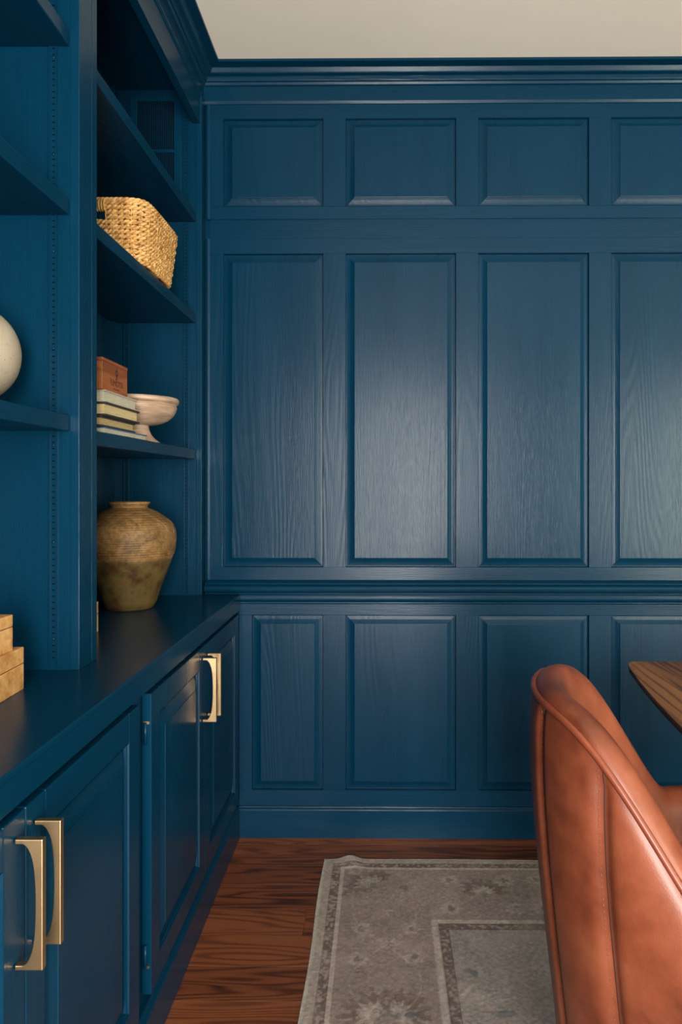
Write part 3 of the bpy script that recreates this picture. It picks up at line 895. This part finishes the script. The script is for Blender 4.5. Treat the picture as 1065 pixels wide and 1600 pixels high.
# ------------------------------------------------------------------ dining table (boat shaped, planked top)
TZ = .750; TH = .018
TY0, TY1 = .10, 1.972
TXC = 1.12
def half_w(y):
    u = (y - (TY0+TY1)/2)/((TY1-TY0)/2)
    return .532 - .085*u*u
def table_outline(n=40, rc=.028):
    pts = []
    ys = [TY0 + (TY1-TY0)*i/n for i in range(n+1)]
    left = [(TXC-half_w(y), y) for y in ys]; right = [(TXC+half_w(y), y) for y in ys[::-1]]
    # rounded corners at the far and near ends
    out = []
    def corner(c, sx, sy):
        x, y = c
        return [(x - sx*rc*(1-math.cos(a))*1.0, y - sy*rc*(1-math.sin(a))) for a in [k*math.pi/2/6 for k in range(7)]]
    def arc(cx, cy, sx, sy, rev):
        q = [(cx + sx*rc*math.cos(a), cy + sy*rc*math.sin(a)) for a in [k*math.pi/12 for k in range(7)]]
        return q[::-1] if rev else q
    hw0 = half_w(TY1)
    out += arc(TXC-hw0+rc, TY0+rc, -1, -1, True)
    out += [p for p in left if TY0+rc < p[1] < TY1-rc]
    out += arc(TXC-hw0+rc, TY1-rc, -1, 1, False)
    out += arc(TXC+hw0-rc, TY1-rc, 1, 1, True)
    out += [p for p in right if TY0+rc < p[1] < TY1-rc]
    out += arc(TXC+hw0-rc, TY0+rc, 1, -1, False)
    return out
def clip(poly, x, keep_right):
    out = []
    for i, a in enumerate(poly):
        b = poly[(i+1) % len(poly)]
        ia = (a[0] >= x) == keep_right; ib = (b[0] >= x) == keep_right
        if ia: out.append(a)
        if ia != ib:
            t = (x-a[0])/(b[0]-a[0]); out.append((x, a[1]+t*(b[1]-a[1])))
    return out
tbl = thing('dining_table', 'walnut boat-shaped dining table in front of the panelled wall', 'table', (TXC, (TY0+TY1)/2, 0))
OUT = table_outline()
edges_x = [TXC-.60, .707, .80, .91, 1.01, 1.12, 1.23, 1.33, 1.44, 1.535, TXC+.60]
for a, b in zip(edges_x[:-1], edges_x[1:]):
    pl = clip(clip(OUT, a+.0004, True), b-.0004, False)
    if len(pl) > 2: obj('top_board', MB().prism(pl, TZ-.006, TZ, 'z'), TABLE, tbl)
def scale_out(k): return [(TXC+(x-TXC)*(1-k/.5), (TY0+TY1)/2+(y-(TY0+TY1)/2)*(1-k/.95)) for x, y in OUT]
und = MB(); o1 = scale_out(.0015); o2 = scale_out(.007); n = len(OUT)
v = [(x, y, TZ-.006) for x, y in o1] + [(x, y, TZ-.016) for x, y in o1] + [(x, y, TZ-.0210) for x, y in o2]
f = [tuple(range(n)), tuple(range(2*n, 3*n))[::-1]]
for k in range(2): f += [(k*n+i, k*n+(i+1) % n, (k+1)*n+(i+1) % n, (k+1)*n+i) for i in range(n)]
und.add(v, f); obj('edge_band', und, TABLE_EDGE, tbl)
for yb_ in (.62, 1.42):
    l = MB(); 
    l.box(TXC-.035, TXC+.035, yb_-.035, yb_+.035, .05, TZ-.0215); l.box(TXC-.30, TXC+.30, yb_-.04, yb_+.04, .0085, .05); l.box(TXC-.28, TXC+.28, yb_-.035, yb_+.035, TZ-.06, TZ-.0215)
    obj('leg', l, STEEL, tbl, bevel=.004)

# ------------------------------------------------------------------ leather tub chair
CH = dict(Xb=.326, Yc=1.173, th=-.166, Rx=.276, w=.297, ht=.901, ha=.631, xa=.179, pw=1.388)
ARC, AL = .74, .16
def plan(s):
    a = abs(s)
    if a < ARC:
        t = s/ARC*math.pi/2
        # same spacing as along a straight arm
        return -CH['Rx']*math.cos(t) + CH['Rx'], CH['w']*math.sin(t)
    return CH['Rx'] + (a-ARC)/(1-ARC)*AL, math.copysign(CH['w'], s)
def rim_h(x0):
    u = min(max(x0/CH['xa'], 0), 1)
    return CH['ha'] + (CH['ht']-CH['ha'])*(.5+.5*math.cos(math.pi*u**CH['pw']))
def inward(s):
    e = 1e-3; a = plan(max(-1, s-e)); b = plan(min(1, s+e))
    tx, ty = b[0]-a[0], b[1]-a[1]; l = math.hypot(tx, ty)
    return (ty/l, -tx/l)           # points to the inside of the tub
def lean(h): return -.06*(h-CH['ha'])/.22
chbase = (CH['Xb']+.22, CH['Yc'], 0)
cR = Matrix.Translation((CH['Xb'], CH['Yc'], 0)) @ Matrix.Rotation(CH['th'], 4, 'Z')
def W(p): return tuple(cR @ Vector(p))
ZB = .285
SEAMS = [-.345, -.135, .135, .345]
def seam_pos(k, f):      # seams drift to the wider side at the top
    return k * (1 - .10*math.exp(-f/.06)*0)
def outer(s, f):
    x0, y0 = plan(s); h = rim_h(x0); z = h + (ZB-h)*f
    nx, ny = inward(s)
    wl = (h-CH['ha'])/(CH['ht']-CH['ha'])
    x = x0 + lean(h) + wl*(.040*f) ; y = y0
    # belly of the upholstery and tuck at the bottom
    bulge = .014*math.sin(math.pi*min(1, f*1.15)**.6) - .03*max(0, (f-.93)/.07)**2
    ds = min(abs(s-k) for k in SEAMS)
    puff = .0100*(1-math.exp(-(ds/.017)**2)) - .0085
    fade = min(1, f/.05)
    off = -(bulge + puff*fade)
    # arms tuck in towards the base
    off += .04*(1-wl)*f*f
    return Vector((x + nx*off, y + ny*off, z))
def lin_s(n): return [-1 + 2*i/n for i in range(n+1)]
ch = thing('dining_chair', 'cognac leather tub dining chair with piped edge', 'chair', chbase)
SS = lin_s(260); FF = [i/44 for i in range(45)]
shell = MB().grid([[W(outer(s, f)) for f in FF] for s in SS])
# close the front ends of the arms and the underside with the inner pad
PADP = [(0.000, -.004), (.0035, .006), (.010, .0125), (.020, .0160), (.031, .0155), (.041, .0105), (.049, .001), (.054, -.014), (.057, -.035), (.060, -.07), (.066, -.12), (.075, -.18)]
def pad_pt(s, k):
    x0, y0 = plan(s); h = rim_h(x0); nx, ny = inward(s)
    o, dz = PADP[k]
    sl = 1 - .35*abs(s)
    z = max(h + dz*(1.0 if dz > 0 else 1.0), .43)
    return Vector((x0 + lean(h)*(1 - .35*max(0, -dz)/.18) + nx*o, y0 + ny*o, z))
pad_rows = []
for s in SS:
    r = [W(pad_pt(s, k)) for k in range(len(PADP))]
    q = pad_pt(s, len(PADP)-1); nx, ny = inward(s)
    r.append(W((q.x + nx*.012, q.y + ny*.012, .43)))
    pad_rows.append(r)
obj('outer_shell', shell, LEATHER, ch, fix=False)
obj('inner_pad', MB().grid(pad_rows), LEATHER, ch, fix=False)
# arm fronts
for s in (-1, 1):
    outer_e = [outer(s, f) for f in FF[::-1]]
    inner_e = [pad_pt(s, k) for k in range(len(PADP))]
    q = inner_e[-1]; nx, ny = inward(s)
    ring = outer_e + inner_e + [Vector((q.x + nx*.012, q.y + ny*.012, .43)), Vector((q.x + nx*.012, q.y + ny*.012, ZB))]
    c = sum(ring, Vector())/len(ring)
    mb = MB(); rows = [[W(p) for p in ring], [W(p + (c-p)*.15 + Vector((.014, 0, 0))) for p in ring], [W(p + (c-p)*.5 + Vector((.020, 0, 0))) for p in ring], [W(c + Vector((.021, 0, 0))) for p in ring]]
    mb.grid(rows, True, False, True)
    obj('arm_front', mb, LEATHER, ch)
wl_ = []
for s in SS:
    x0, y0 = plan(s); h = rim_h(x0); nx, ny = inward(s)
    wl_.append(W((x0+lean(h)-nx*.0012, y0-ny*.0012, h+.0015)))
obj('welt', MB().tube(wl_, .0052, 10), WELT, ch)
for k in SEAMS:
    for d_ in (.0055,):
        sgn = 1 if k > 0 else -1
        pts = [W(outer(k, f) - Vector((inward(k)[0], inward(k)[1], 0))*.0004) for f in FF]
        obj('seam', MB().tube(pts, .0012, 6), SEAM, ch)
    st = MB()
    for i in range(64):
        f0 = .02 + i*.0145; f1 = f0 + .008
        if f1 > .93: break
        kk = k + (.010 if k > 0 else -.010)*-1
        pts = [outer(kk, f) for f in (f0, (f0+f1)/2, f1)]
        st.tube([W(p - Vector((inward(kk)[0], inward(kk)[1], 0))*.0003) for p in pts], .0006, 5)
    so = obj('stitches', st, STITCH, ch); so['kind'] = 'stuff'
# seat cushion and base
seat_rows = []
for i in range(9):
    t = i/8
    ring = []
    for s in SS[::4]:
        x0, y0 = plan(s); nx, ny = inward(s)
        o = .086 + (.0 if i else 0)
        ring.append(Vector((x0 + nx*o - .02, y0 + ny*o, 0)))
    # front edge
    fx = CH['Rx'] + AL + .03
    yl = ring[0].y; yr = ring[-1].y
    front = [Vector((fx + .035*math.sin(math.pi*j/10), yr + (yl-yr)*j/10, 0)) for j in range(11)]
    ring += front
    c = sum(ring, Vector())/len(ring)
    prof = [(.0, .36), (.0, .40), (.0, .44), (.006, .460), (.020, .470), (.10, .476), (.3, .478), (.7, .479), (.999, .479)][i]
    rr = []
    for p in ring:
        d_ = c - p; L_ = d_.length
        kx_ = prof[0] if i < 5 else prof[0]*L_
        q = p + d_.normalized()*kx_; rr.append(W((q.x, q.y, prof[1])))
    seat_rows.append(rr)
obj('seat', MB().grid(seat_rows, True, False, True), LEATHER, ch)
bt = MB(); bt.box(.07, .36, -.16, .16, ZB+.004, .37); bt.v = [W(v_) for v_ in bt.v]
obj('seat_base', bt, STEEL, ch, bevel=.01)
for (lx, ly) in ((.09, -.15), (.09, .15), (.34, -.15), (.34, .15)):
    ex, ey = (lx-.09 if lx < .1 else lx+.05), ly*1.4
    obj('leg', MB().tube([W((lx, ly, ZB+.01)), W((ex, ey, .0125))], [.015, .010], 12), LEGWOOD, ch)
